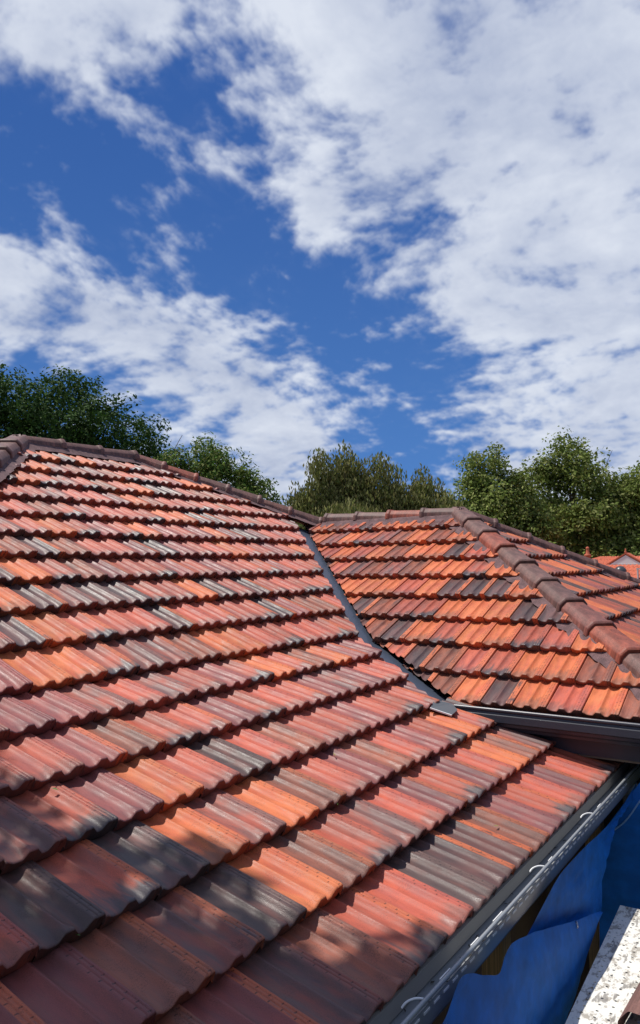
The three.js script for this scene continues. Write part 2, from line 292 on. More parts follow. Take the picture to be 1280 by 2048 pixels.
// wing slope facing the main roof, and the hipped end of the wing
for (let k = 0; k < 10; k++) {
  const v = k === 0 ? 0.03 : k * G_T, x = XB + v * Math.cos(THB), y = YB + v * Math.sin(THB), half = k % 2 ? 0.5 : 0;
  const hi = y + 0.1 > yb, th = hi ? TH : TH2, s = Math.tan(THB) / Math.tan(th), planes = [[1, 1, KH - 0.13], [1, 0, XR - 0.07]];
  // keep z >= zTopA(y) - 0.05, y = yTopB(x)
  const c0 = hi ? -rb - (YB - XB * Math.tan(THB) - yb) / Math.tan(TH) : -(YB - XB * Math.tan(THB)) / Math.tan(TH2);
  planes.push([-s, -1, 0.115 - c0]);
  for (let i = -22; i < 12; i++) {
    const zz = ZB + (i - 1 - (k % 2 ? 0.5 : 0) + (k % 2 ? 0 : 0)) * W_T - (k >> 1) * 0;
    const seen = i + 5, row = LOOKB[k];
    let look = row && seen >= 0 && seen < row.length ? row[seen] : pick('OOoBMGOSPO');
    putTile(wingRoof, new THREE.Vector3(x, y, zz), -Math.PI / 2, THB, look, planes);
  }
  const ze = zCE - v * Math.cos(THB);
  for (let i = 0; i < 30; i++) putTile(wingEnd, new THREE.Vector3(XB - 0.3 + (i + half) * W_T, y, ze), 0, THB, pick('OOOSoGPOoM'), [[-1, -1, -KH - 0.13], [1, -1, 2 * XR - KH - 0.13], [0, -1, -ZE]]);
}
tiles.sort((a, b) => b.area - a.area);
const rest = [];
tiles.forEach((t, i) => {
  if (i < 298) {
    let me;
    if (t.cut) me = part('tile', t.cut, tileMat, t.parent); else { me = part('tile', t.geo, tileMat, t.parent); me.applyMatrix4(t.m); }
  } else { let g = t.cut; if (!g) { g = t.geo.toNonIndexed(); g.applyMatrix4(t.m); } rest.push(g); }
});
for (const g of rest) for (const k of Object.keys(g.attributes)) if (!['position', 'normal', 'uv'].includes(k)) g.deleteAttribute(k);
tag(part('tile_courses', mergeGeometries(rest), tileMat, house), null, null, null, 'stuff');
console.log('tiles', tiles.length, 'rest', rest.length);

// ------------------------------------------------------------------ decks under the tiles and the far slopes of the roof
const timber = mat([0.16, 0.115, 0.075], 0.85), dark = mat([0.22, 0.17, 0.12], 0.9), clay = mat([0.26, 0.09, 0.05], 0.75);
const D = (p) => [p[0], p[1] - DECK, p[2]];
const aTop = (x, z) => [x, yTopA(z), z], bTop = (x, z) => [x, yTopB(x), z], cTop = (x, z) => [x, YB + (zCE - z) * Math.tan(THB), z];
const xv = (z) => XB + (yTopA(z) - YB) / Math.tan(THB);
part('roof_deck', mergeGeometries([
  slab([aTop(HL, 0), aTop(0.62, 0), aTop(0.62, -0.8), aTop(xv(-1.0) - 0.05, -1.0), aTop(xv(-rb), -rb), aTop(HL + rb, -rb)].map(D), 0.03),
  slab([aTop(HL + rb, -rb), aTop(xv(-rb), -rb), aTop(XR - 0.02, XR - HR), aTop(ZRM + HR, ZRM), aTop(HL - ZRM, ZRM)].map(D), 0.03)]), dark, mainRoof);
part('roof_deck', slab([bTop(XB + 0.05, -0.95), bTop(XB + 0.05, zCE), bTop(XR, ZE), bTop(XR, XR - HR)].map(D), 0.03), dark, wingRoof);
part('roof_deck', slab([cTop(XB, zCE - 0.05), cTop(2 * XR - XB, zCE - 0.05), cTop(XR, ZE)].map(D), 0.03), dark, wingEnd);
const yM = yTopA(ZRM), far = 4.2;
part('rear_roof_slope', mergeGeometries([
  slab([[HL - ZRM, yM, ZRM], [ZRM + HR, yM, ZRM], [ZRM + HR + far, yM - far * Math.tan(TH), ZRM - far], [HL - ZRM - far, yM - far * Math.tan(TH), ZRM - far]].map(D), 0.03),
  slab([[HL - ZRM, yM, ZRM], [HL - ZRM - far, yM - far * Math.tan(TH), ZRM - far], [HL, -0.05, -0.02], [HL + rb, yb, -rb]].map(D), 0.03),
  slab([[ZRM + HR, yM, ZRM], [XR - 0.02, yTopA(XR - HR), XR - HR], [XR + 2.3, yR - 2.3 * Math.tan(THB), XR - HR - 1.2], [ZRM + HR + far, yM - far * Math.tan(TH), ZRM - far]].map(D), 0.03),
  slab([[XR, yR, XR - HR], [XR, yR, ZE], [2 * XR - XB, YB, zCE], [2 * XR - XB, YB, XR - HR]].map(D), 0.03)]), clay, house);

// ------------------------------------------------------------------ ridge and hip caps on mortar bedding
const capTex = texOf(512, 512, (u, v, c) => { const a = fbm(u * 7, v * 7, 5), b = fbm(u * 60, v * 60 + 9, 3, 0.7); const k = 1 + 0.30 * a + 0.22 * b; c[0] = 108 * k; c[1] = 77 * k; c[2] = 69 * k; }, true);
const capBump = texOf(512, 512, (u, v, c) => { c[0] = c[1] = c[2] = 128 + 60 * fbm(u * 90, v * 90, 3, 0.7); });
const capMats = [[1, 1, 1], [0.86, 0.84, 0.86], [1.1, 1.0, 0.94], [1.75, 0.92, 0.66], [1.25, 0.9, 0.85]].map((k) => new THREE.MeshStandardMaterial({ map: capTex, bumpMap: capBump, bumpScale: 0.003, color: new THREE.Color().setRGB(...k), roughness: 0.6, side: THREE.DoubleSide }));
const mortar = new THREE.MeshStandardMaterial({ map: texOf(512, 512, (u, v, c) => { const a = fbm(u * 9 + 4, v * 9, 5, 0.6), b = fbm(u * 80, v * 80 + 3, 3, 0.7); const k = 1 + 0.24 * a + 0.26 * b; c[0] = 104 * k; c[1] = 80 * k; c[2] = 80 * k; }, true), bumpMap: capBump, bumpScale: 0.006, roughness: 0.92, side: THREE.DoubleSide });
const CAPP = [[-0.106, -0.098], [-0.102, -0.045], [-0.098, -0.038], [-0.068, -0.003], [-0.062, 0], [0, 0.001], [0.062, 0], [0.068, -0.003], [0.098, -0.038], [0.102, -0.045], [0.106, -0.098]];
const CAPL = 0.40;
function capGeo(len) {                                             // along -z from 0 (collar end, downhill) to -len
  const st = [[0, 1.02, -0.004], [0.003, 1.05, 0.004], [0.010, 1.085, 0.009], [0.026, 1.10, 0.012], [0.042, 1.08, 0.009], [0.050, 1.03, 0.003], [0.056, 1.005, 0], [len * 0.55, 0.985, -0.002], [len, 0.96, -0.006]];
  const pos = [], uv = [], idx = [], n = CAPP.length;
  for (const [z, s, l] of st) for (const [x, y] of CAPP) { pos.push(x * s, y + l, -z); uv.push(x * 2, z * 2); }
  for (let j = 0; j < st.length - 1; j++) for (let k = 0; k < n - 1; k++) { const a = j * n + k; idx.push(a, a + 1, a + n + 1, a, a + n + 1, a + n); }
  const c = pos.length / 3; for (const [x, y] of CAPP) { pos.push(x, y - 0.004, 0); uv.push(x, y); } for (const [x, y] of CAPP) { pos.push(x * 0.84, y - 0.022, -0.001); uv.push(x, y); }
  for (let k = 0; k < n - 1; k++) idx.push(c + k, c + n + k, c + n + k + 1, c + k, c + n + k + 1, c + k + 1);
  return toCreasedNormals(geoOf(pos, idx, uv), 0.55);
}
const capGeoStd = capGeo(CAPL + 0.05);
function ridgeLine(lowEnd, highEnd, fallL, fallR, looks, lift = 0.055, startAt = 0) {
  // lowEnd / highEnd: points on the line where the tile tops would meet; fallL / fallR: drop per metre sideways on each side
  const a = new THREE.Vector3(...lowEnd), b = new THREE.Vector3(...highEnd), dir = b.clone().sub(a), len = dir.length(); dir.normalize();
  const q = new THREE.Quaternion().setFromRotationMatrix(new THREE.Matrix4().lookAt(new THREE.Vector3(), dir, new THREE.Vector3(0, 1, 0)));
  const r = rngOf(Math.round(len * 1000) + looks.length), side = new THREE.Vector3(1, 0, 0).applyQuaternion(q), up = new THREE.Vector3(0, 1, 0).applyQuaternion(q);
  const bed = part('ridge_bedding', null ?? new THREE.BufferGeometry(), mortar, house), pos = [], uv = [], idx = [], NS = Math.ceil(len / 0.035);
  for (let i = 0; i <= NS; i++) {
    const s = i / NS * len, c = a.clone().addScaledVector(dir, s);
    for (const [o, sgn, fall] of [[0.07, -1, fallL], [0.119, -1, fallL], [0.168, -1, fallL], [0, 0, 0], [0.07, 1, fallR], [0.119, 1, fallR], [0.168, 1, fallR]]) {
      const wig = o > 0.13 ? 0.026 * noise2(s * 14 + sgn * 5 + len, 3.3) + 0.016 * noise2(s * 45, sgn + 2) + 0.016 : o > 0.11 ? 0.004 * noise2(s * 20, sgn) : 0;
      const p = c.clone().addScaledVector(side, sgn * (o + wig)); p.addScaledVector(up, o === 0 ? lift - 0.03 : o < 0.08 ? lift - 0.045 : o > 0.13 ? -fall * (o + wig) + 0.012 : lift - 0.100 + 0.004 * noise2(s * 30, sgn));
      pos.push(p.x, p.y, p.z); uv.push(s * 1.5, sgn * o * 3 + 0.5);
    }
  }
  for (let i = 0; i < NS; i++) { const A = i * 7, B = A + 7; for (const [m, n] of [[2, 1], [1, 0], [0, 3], [3, 4], [4, 5], [5, 6]]) idx.push(A + m, A + n, B + n, A + m, B + n, B + m); }
  bed.geometry = geoOf(pos, idx, uv);
  const nCap = Math.max(1, Math.round((len - startAt) / CAPL)), step = (len - startAt) / nCap;
  for (let i = 0; i < nCap; i++) {
    const me = part('ridge_cap', capGeoStd, capMats[+looks[i % looks.length]], bed), c = a.clone().addScaledVector(dir, startAt + i * step).addScaledVector(up, lift + 0.0005 * i + (r() - 0.5) * 0.008);
    me.position.copy(c); me.quaternion.copy(q); me.rotateX((r() - 0.5) * 0.02 - 0.022); me.rotateY((r() - 0.5) * 0.02); me.rotateZ((r() - 0.5) * 0.03);
    me.scale.z = step / CAPL;
  }
}
const t45 = Math.tan(TH) * 0.7071, tb45 = Math.tan(THB) * 0.7071;
const junction = [XR, (yTopA(XR - HR) + yR) / 2, XR - HR];
ridgeLine([ZRM + HR - 0.1, yM, ZRM], [HL - ZRM, yM, ZRM], Math.tan(TH), Math.tan(TH), '0102', 0.066, -0.1);            // main ridge
ridgeLine(junction, [ZRM + HR, yM, ZRM], t45, t45, '120034', 0.066);                                         // main hip above the wing
ridgeLine([HL + 0.35, yTopA(-0.35), -0.35], [HL - ZRM, yM, ZRM], t45, t45, '010100100003', 0.066);                      // hip on the other corner
ridgeLine([HL - ZRM - 2.5, yM - 2.5 * Math.tan(TH), ZRM - 2.5], [HL - ZRM, yM, ZRM], t45, t45, '01', 0.066);
ridgeLine([XR, yR, XR - HR + 0.1], [XR, yR, ZE], Math.tan(THB), Math.tan(THB), '1031', 0.066);                       // wing ridge
ridgeLine([XB + 0.02, YB + 0.01, zCE - 0.02], [XR, yR, ZE], tb45, tb45, '00341003000', 0.066);                        // wing hip towards the camera
ridgeLine([2 * XR - XB, YB, zCE], [XR, yR, ZE], tb45, tb45, '0100', 0.066);                                          // far wing hip

// ------------------------------------------------------------------ valley flashing
const valleyMat = mat([0.085, 0.105, 0.15], 0.42, { metalness: 0.35 });
{
  const pos = [], idx = [], uv = []; const zs = [-0.86, -1.0, -1.2, -1.4, -1.6, -rb, -2.2, -2.6, -3.0, -3.4, XR - HR - 0.09];
  zs.forEach((z, i) => {
    const y = yTopA(z), x = xv(z), dk = 0.062, w1 = 0.36, w2 = 0.16;
    // wing over the main deck: same height line shifted in -x along the slope; wing over the wing deck: shifted in +z
    const rows = [[x - w1, y - dk + 0.004, z], [x - w1, y - dk - 0.010, z], [x - 0.012, y - dk - 0.010, z], [x, y - dk - 0.004, z], [x + 0.0, y - dk - 0.010, z + 0.012], [x, y - dk - 0.010, z + w2]];
    for (const p of rows) { pos.push(...p); uv.push(0, z); }
  });
  for (let i = 0; i < zs.length - 1; i++) for (let k = 0; k < 5; k++) { const a = i * 6 + k; idx.push(a, a + 1, a + 7, a, a + 7, a + 6); }
  part('valley_flashing', geoOf(pos, idx, uv), valleyMat, house);
}

// ------------------------------------------------------------------ gutters, fascias, soffits, walls
function extrudeX(prof, x0, x1, thick = 0) { const pos = [], idx = []; prof.forEach(([z, y]) => { pos.push(x0, y, z, x1, y, z); }); for (let i = 0; i < prof.length - 1; i++) idx.push(2 * i, 2 * i + 1, 2 * i + 3, 2 * i, 2 * i + 3, 2 * i + 2); const g = geoOf(pos, idx).toNonIndexed(); g.computeVertexNormals(); return g; }
function roundLip(cz, cy, r, a0, a1, n = 8) { return [...Array(n + 1).keys()].map((i) => { const a = mix(a0, a1, i / n); return [cz + r * Math.cos(a), cy + r * Math.sin(a)]; }); }
const gutTex = texOf(256, 256, (u, v, c) => { const a = fbm(u * 6, v * 6, 5, 0.6), b = fbm(u * 50, v * 50, 3); const k = 1 + 0.22 * a + 0.12 * b; c[0] = 150 * k; c[1] = 154 * k; c[2] = 156 * k; }, true);
const galv = new THREE.MeshStandardMaterial({ map: gutTex, roughness: 0.38, metalness: 0.2, side: THREE.DoubleSide }), paleEdge = mat([0.8, 0.8, 0.78], 0.4);
const gz0 = -0.02, gz1 = 0.098, gy = -0.058, lipY = 0.014;
const gutter = part('eave_gutter', mergeGeometries([extrudeX([[gz0, 0.0], [gz0 + 0.002, gy + 0.012], [gz0 + 0.016, gy], [gz1 - 0.012, gy], [gz1, gy + 0.012], [gz1, lipY - 0.02]], -5.6, 0.95), extrudeX([[gz0 - 0.002, -0.02], [gz0 - 0.002, -0.078], [gz1 - 0.022, -0.082], [gz1 - 0.006, -0.076], [gz1 + 0.0016, -0.062], [gz1 + 0.0016, lipY - 0.02]], -5.6, 0.95)]), galv, house);
part('gutter_lip', extrudeX(roundLip(gz1 - 0.005, lipY - 0.010, 0.0068, -1.9, 4.1, 14), -5.6, 0.95), galv, gutter);
const stripG = box(0.036, 0.0065, 0.0016);
for (let x = -2.55; x < 0.1; x += 0.0625) { const s = part('pale_strip', stripG, paleEdge, gutter); s.position.set(x, lipY - 0.032, gz1 + 0.0028); }  // row of short pale dashes on the outer face of the gutter
for (const [x, l] of [[-2.2, 0.07], [-1.98, 0.06], [-1.78, 0.085], [-1.2, 0.05], [-0.42, 0.06]]) { const s = part('pale_strip', box(l, 0.004, 0.003), paleEdge, gutter); s.position.set(x, lipY - 0.014, gz1 - 0.0185); }  // a few longer pale dashes inside the lip
for (const x of [-2.34, -1.28, -0.55]) {
  const cv = new THREE.CatmullRomCurve3([[0, -0.002, 0.092], [-0.012, 0.003, 0.066], [-0.026, -0.004, 0.046], [-0.034, -0.014, 0.040]].map((p) => new THREE.Vector3(x + p[0] * 1.6, p[1], p[2])));
  part('gutter_bracket', new THREE.TubeGeometry(cv, 10, 0.0036, 6), paleEdge, gutter);
}
// wing gutter: dark quad profile facing the camera, with its rolled top edge
const ink = mat([0.036, 0.04, 0.055], 0.38), inkLip = ink;
function alongZ(prof, z0, z1) { const g = extrudeX(prof, z0, z1); const p = g.getAttribute('position'); for (let i = 0; i < p.count; i++) { const a = p.getX(i), o = p.getZ(i); p.setX(i, o); p.setZ(i, a); } g.computeVertexNormals(); return g; }
const gx = 0.05, wy = 0.318;
const wingGut = part('wing_gutter', mergeGeometries([alongZ([[gx + 0.012, wy - 0.012], [gx + 0.006, wy - 0.03], [gx - 0.004, wy - 0.036], [gx - 0.006, wy - 0.075], [gx + 0.008, wy - 0.084], [gx + 0.012, wy - 0.100], [gx + 0.026, wy - 0.112], [gx + 0.034, wy - 0.128], [gx + 0.115, wy - 0.132], [gx + 0.117, wy - 0.02]], -0.88, zCE + 0.1), box(0.11, 0.10, 0.003, gx + 0.06, wy - 0.075, -0.88)]), ink, house);
part('gutter_lip', alongZ(roundLip(gx + 0.010, wy - 0.008, 0.0115, -1.2, 4.6, 14), -0.89, zCE + 0.1), inkLip, wingGut);
part('fascia', box(0.02, 0.17, zCE + 0.95, gx + 0.13, wy - 0.145, (zCE - 0.95) / 2 + 0.05), ink, house);
part('soffit', box(0.46, 0.014, zCE + 1.2, gx + 0.36, wy - 0.236, (zCE - 1.2) / 2 + 0.05), dark, house);
part('end_gutter', box(2 * (XR - XB) + 0.2, 0.12, 0.11, XR, wy - 0.06, zCE + 0.12), ink, house);
part('soffit', box(5.9, 0.014, 0.46, -2.5, -0.115, -0.28), dark, house);
// folded flashing tab where the valley empties over the lower tiles
{
  const T = [[-0.262, 0.350, -0.900], [-0.212, 0.311, -0.788], [-0.083, 0.318, -0.808], [-0.020, 0.338, -0.870], [-0.110, 0.372, -0.945], [-0.187, 0.355, -0.911]];
  const tab = part('valley_spout', slab(T, 0.003), mat([0.13, 0.145, 0.155], 0.45, { metalness: 0.2 }), house);
  part('folded_edge', slab([[-0.267, 0.3515, -0.900], [-0.217, 0.3125, -0.788], [-0.208, 0.3130, -0.788], [-0.258, 0.3520, -0.901]], 0.008), paleEdge, tab);
}
const brick = mat([0.20, 0.12, 0.085], 0.9);
part('wall', box(6.0, 2.9, 0.2, -2.4, -1.6, -0.62), brick, house);
part('wall', box(0.2, 3.0, 1.3, 0.68, -1.4, -0.1), mat([0.17, 0.12, 0.08], 0.9), house);
part('wall', box(0.2, 2.9, 8.8, -5.0, -1.6, -5.0), brick, house);
part('wall', box(8.6, 2.9, 0.2, 1.0, -1.55, -9.2), brick, house);
part('wall', box(4.4, 2.9, 0.2, 2.9, -1.5, 0.2), brick, house);
part('wall', box(0.2, 2.9, 9.2, 5.0, -1.5, -4.5), brick, house);
const pale = new THREE.MeshStandardMaterial({ map: texOf(128, 512, (u, v, c) => { const a = fbm(u * 14 + 0.5 * noise2(v * 4, 1), v * 1.2, 4, 0.6); const k = 1 + 0.25 * a; c[0] = 205 * k; c[1] = 170 * k; c[2] = 125 * k; }, true), roughness: 0.8 });
for (const [x, z] of [[-1.25, -0.14], [-3.2, -0.14], [0.40, -0.16]]) part('timber_post', box(0.095, 2.75, 0.09, x, -1.52, z), pale, house);
part('timber_post', box(0.05, 2.4, 0.09, 0.62, -1.1, 0.22), timber, house);
part('eave_mortar', box(6.2, 0.05, 0.02, -2.5, -0.026, 0.004), mat([0.34, 0.32, 0.29], 0.95), house);
part('timber_plate', box(5.4, 0.09, 0.045, -2.4, -0.55, -0.36), timber, house);
part('downpipe', new THREE.CylinderGeometry(0.042, 0.042, 2.8, 20).translate(0.42, -1.5, 0.045), mat([0.72, 0.72, 0.70], 0.45), house);

// ------------------------------------------------------------------ ground
const lawn = sh(new THREE.Mesh(new THREE.PlaneGeometry(700, 700, 1, 1).rotateX(-Math.PI / 2).translate(0, -3.05, 0), new THREE.MeshStandardMaterial({ map: texOf(512, 512, (u, v, c) => { const a = fbm(u * 8, v * 8, 6, 0.6); const k = 1 + 0.5 * a; c[0] = 92 * k; c[1] = 98 * k; c[2] = 58 * k; }, true, [120, 120]), roughness: 0.95 })));
lawn.name = 'ground'; lawn.userData.kind = 'structure'; scene.add(lawn);
const path = sh(new THREE.Mesh(box(14, 0.05, 2.2, -1, -3.02, 1.0), mat([0.25, 0.24, 0.22], 0.9))); path.name = 'concrete_path'; path.userData.kind = 'structure'; scene.add(path);

// ------------------------------------------------------------------ scaffold plank with drainage holes
{
  const pl = thing('scaffold_plank', 'worn white perforated scaffold plank beside the gutter', 'plank', [-0.541, -0.4, 0.19]);
  const Wd = 0.24, Ln = 3.6, rP = rngOf(5);
  const shp = new THREE.Shape(); shp.moveTo(0, 0); shp.lineTo(-Ln, 0); shp.lineTo(-Ln, Wd); shp.lineTo(0, Wd); shp.closePath();
  for (let i = 0; i < 5; i++) for (let x = -0.018 - (i % 2) * 0.008; x > -2.2; x -= 0.0437) { const h = new THREE.Path(); h.absellipse(x, 0.034 + i * 0.0455, 0.0046, 0.0058, 0, Math.PI * 2, true); shp.holes.push(h); }
  const g = new THREE.ExtrudeGeometry(shp, { depth: 0.003, bevelEnabled: false, curveSegments: 5 }); g.rotateX(Math.PI / 2);
  const p = g.getAttribute('position'), uv = []; for (let i = 0; i < p.count; i++) uv.push(p.getX(i) / 1.2, p.getZ(i) / 1.2); g.setAttribute('uv', new THREE.Float32BufferAttribute(uv, 2));
  const worn = texOf(1024, 1024, (u, v, c) => { const X = u * 1.2, Y = v * 1.2; const a = fbm(X * 14, Y * 20, 6, 0.62), b = fbm(X * 55 + 9, Y * 90, 4, 0.65), m = sstep(0.05, 0.42, a * 0.8 + b * 0.5), s = sstep(0.25, 0.5, fbm(X * 9 + 40, Y * 30, 5, 0.6)); const k = 1 + 0.05 * b; c[0] = mix(mix(226, 164, m), 122, s * 0.7) * k; c[1] = mix(mix(224, 158, m), 118, s * 0.7) * k; c[2] = mix(mix(214, 146, m), 112, s * 0.7) * k; }, true);
  const pm = new THREE.MeshStandardMaterial({ map: worn, roughness: 0.8, side: THREE.DoubleSide });
  part('deck_sheet', g, pm, pl); part('side_rail', mergeGeometries([box(Ln, 0.055, 0.003, -Ln / 2, -0.031, 0.0016), box(Ln, 0.055, 0.003, -Ln / 2, -0.031, Wd - 0.0016)]), mat([0.35, 0.35, 0.34], 0.6, { metalness: 0.4 }), pl);
  part('end_cap', box(0.003, 0.055, Wd - 0.006, -0.0016, -0.031, Wd / 2), mat([0.35, 0.35, 0.34], 0.6, { metalness: 0.4 }), pl);
  pl.rotation.y = Math.atan(0.041);
  const pl2 = pl.clone(); pl2.name = numbered('scaffold_plank'); pl2.position.set(-0.531, -0.4, 0.436); scene.add(pl2); pl2.userData = { label: 'worn perforated scaffold plank under the stacked brown tiles', category: 'plank' };
  // frames under the planks, out of view of the camera
  for (const [x, lab] of [[-3.6, 'grey steel trestle under the far end of the scaffold planks'], [-0.95, 'grey steel trestle under the planks beside the blue tarp']]) {
    const tr = thing('steel_trestle', lab, 'trestle', [x, -3.03, 0.52], null); const st = mat([0.3, 0.3, 0.3], 0.5, { metalness: 0.6 });
    part('crossbar', box(0.05, 0.05, 0.62, 0, 2.545, 0), st, tr);
    for (const s of [-1, 1]) part('leg', new THREE.CylinderGeometry(0.022, 0.022, 2.52, 10).translate(0, 1.26, s * 0.27), st, tr);
  }
}
// stacked spare caps on the plank
{
  const brown = new THREE.MeshStandardMaterial({ map: texOf(256, 256, (u, v, c) => { const a = fbm(u * 30, v * 3, 4, 0.6), b = fbm(u * 60, v * 60, 2); const k = 1 + 0.28 * a + 0.12 * b; c[0] = 112 * k; c[1] = 80 * k; c[2] = 72 * k; }, true), roughness: 0.75, side: THREE.DoubleSide });
  const mk = (label, x, z, ry, rz) => { const o = thing('spare_ridge_cap', label, 'roof tile', [x, -0.396, z]); const g = capGeo(0.4); g.translate(0, 0.1, 0.2); part('cap_shell', g, brown, o); o.rotation.set(0, ry, rz, 'YXZ'); return o; };
  const a = mk('brown clay ridge cap with an orange chip lying on the plank', -1.36, 0.515, 1.50, 0), b = mk('brown clay ridge cap lying end to end beyond the chipped cap', -0.93, 0.505, 1.54, 0);
  const chip = geoOf([-0.02, 0, 0, 0.012, 0, 0.012, 0.06, 0, 0.004, 0.01, 0, -0.012], [0, 1, 2, 0, 2, 3]); part('orange_chip', chip.rotateY(1.57).translate(-0.03, 0.112, 0.10), mat([0.5, 0.13, 0.06], 0.8), a);
}

// ------------------------------------------------------------------ blue tarpaulins
const tarpTex = texOf(256, 256, (u, v, c) => { const a = fbm(u * 5, v * 5, 5, 0.6), wv = 0.5 + 0.5 * Math.sin(u * 256 * 1.2) * Math.sin(v * 256 * 1.2); const k = 1 + 0.14 * a + 0.05 * wv; c[0] = 1 * k; c[1] = 102 * k; c[2] = 190 * k; }, true);
const tarpMat = new THREE.MeshStandardMaterial({ map: tarpTex, roughness: 0.75, side: THREE.DoubleSide, });
const interp = (pts, x) => { for (let i = 0; i < pts.length - 1; i++) if (x <= pts[i + 1][0]) { const t = Math.max(0, (x - pts[i][0]) / (pts[i + 1][0] - pts[i][0])), m = (j) => { const a = pts[Math.max(0, j - 1)], b = pts[Math.min(pts.length - 1, j + 1)]; return (b[1] - a[1]) / (b[0] - a[0]); }, d = pts[i + 1][0] - pts[i][0], t2 = t * t, t3 = t2 * t; return (2 * t3 - 3 * t2 + 1) * pts[i][1] + (t3 - 2 * t2 + t) * d * m(i) + (3 * t2 - 2 * t3) * pts[i + 1][1] + (t3 - t2) * d * m(i + 1); } return pts[pts.length - 1][1]; };
function sheet(n, m, fn) { const pos = [], uv = [], idx = []; for (let i = 0; i <= n; i++) for (let j = 0; j <= m; j++) { const p = fn(i / n, j / m); pos.push(...p); uv.push(p[0] * 2 + p[2], p[1] * 2); } for (let i = 0; i < n; i++) for (let j = 0; j < m; j++) { const a = i * (m + 1) + j; idx.push(a, a + 1, a + m + 2, a, a + m + 2, a + m + 1); } return geoOf(pos, idx, uv); }
const crease = (x, y, s) => { const w = noise2(x * 1.6 + s, y * 2.2), f = x * 5.5 + y * 9 + 3 * w; return 0.016 * noise2(x * 3 + s, y * 3.5) + 0.014 * (0.4 - Math.abs(noise2(f, y * 1.5 - x * 2.0 + s))) + 0.006 * (0.3 - Math.abs(noise2(x * 14 - y * 8 + s, y * 13))) + 0.003 * noise2(x * 30 + y * 18, y * 28 + s); };
{
  const topE = [[-2.9, -0.04], [-2.37, -0.03], [-2.24, 0.03], [-2.07, -0.04], [-1.955, -0.085], [-1.905, -0.055], [-1.84, -0.045], [-1.665, -0.085], [-1.45, -0.15], [-1.13, -0.25], [-0.745, -0.36]];
  const botE = [[-2.9, -1.1], [-2.0, -0.85], [-1.6, -0.66], [-1.31, -0.55], [-1.16, -0.513], [-1.05, -0.473], [-0.92, -0.427], [-0.79, -0.378], [-0.745, -0.362]];
  const o = thing('blue_tarpaulin', 'blue tarpaulin flap with a metal eyelet hanging below the grey gutter', 'tarpaulin', [0, 0, 0]);
  part('sheet', sheet(120, 40, (a, b) => { const x = mix(-2.9, -0.745, a), t = interp(topE, x) + 0.004 * noise2(x * 9, 1), bo = Math.min(t - 0.002, interp(botE, x)), y = mix(t, bo, b); return [x, y, 0.15 + 0.03 * Math.sin(b * 3.0) * (1 - a * 0.6) + crease(x, y, 3) * Math.min(1, 3 * (1 - a)) * Math.min(1, b * 6)]; }), tarpMat, o);
  part('eyelet', new THREE.TorusGeometry(0.011, 0.003, 8, 18).rotateY(0.5).translate(-1.135, -0.262, 0.158), mat([0.55, 0.56, 0.58], 0.3, { metalness: 0.9 }), o);
  const top2 = [[-1.75, -0.14], [-1.44, -0.08], [-1.24, -0.045], [-1.04, -0.045], [-0.8, -0.055], [-0.6, -0.07], [-0.3, -0.08], [0.02, -0.06], [0.22, -0.04]];
  const bot2 = [[-1.75, -0.5], [-0.66, -0.44], [-0.60, -0.32], [-0.53, -0.21], [-0.26, -0.13], [0.22, -0.10]];
  const o2 = thing('blue_tarpaulin', 'gathered blue tarpaulin strung up towards the wing wall behind the flap', 'tarpaulin', [0, 0, 0]);
  part('sheet', sheet(110, 30, (a, b) => { const x = mix(-1.75, 0.22, a), t = interp(top2, x), bo = Math.min(t - 0.01, interp(bot2, x)), y = mix(t, bo, b); return [x, y, 0.124 - 0.025 * b * (1 - b) * 4 * (1 - a) + crease(x * 0.8 + y * 2.5, y * 2, 9) * Math.min(1, b * 5) * Math.min(1, (1 - a) * 5)]; }), tarpMat, o2);
  const o3 = thing('blue_tarpaulin', 'dark blue tarpaulin wall hanging behind the end of the scaffold plank', 'tarpaulin', [0, 0, 0]);
  part('sheet', sheet(50, 50, (a, b) => { const z = mix(-0.08, 1.3, a), t = mix(-0.36, 0.55, Math.min(1, a * 2.2)), y = mix(t, -2.6, b); return [0.12 + 0.05 * Math.sin(z * 7) * b + crease(z, y, 5) * 2, y, z]; }), tarpMat, o3);
  part('edge_rope', new THREE.TubeGeometry(new THREE.CatmullRomCurve3([[0.13, -0.37, -0.1], [0.12, -0.25, 0.06], [0.12, -0.09, 0.17], [0.11, 0.2, 0.35], [0.12, 0.5, 0.56]].map((p) => new THREE.Vector3(...p))), 30, 0.005, 6), mat([0.22, 0.42, 0.78], 0.35), o3);
}

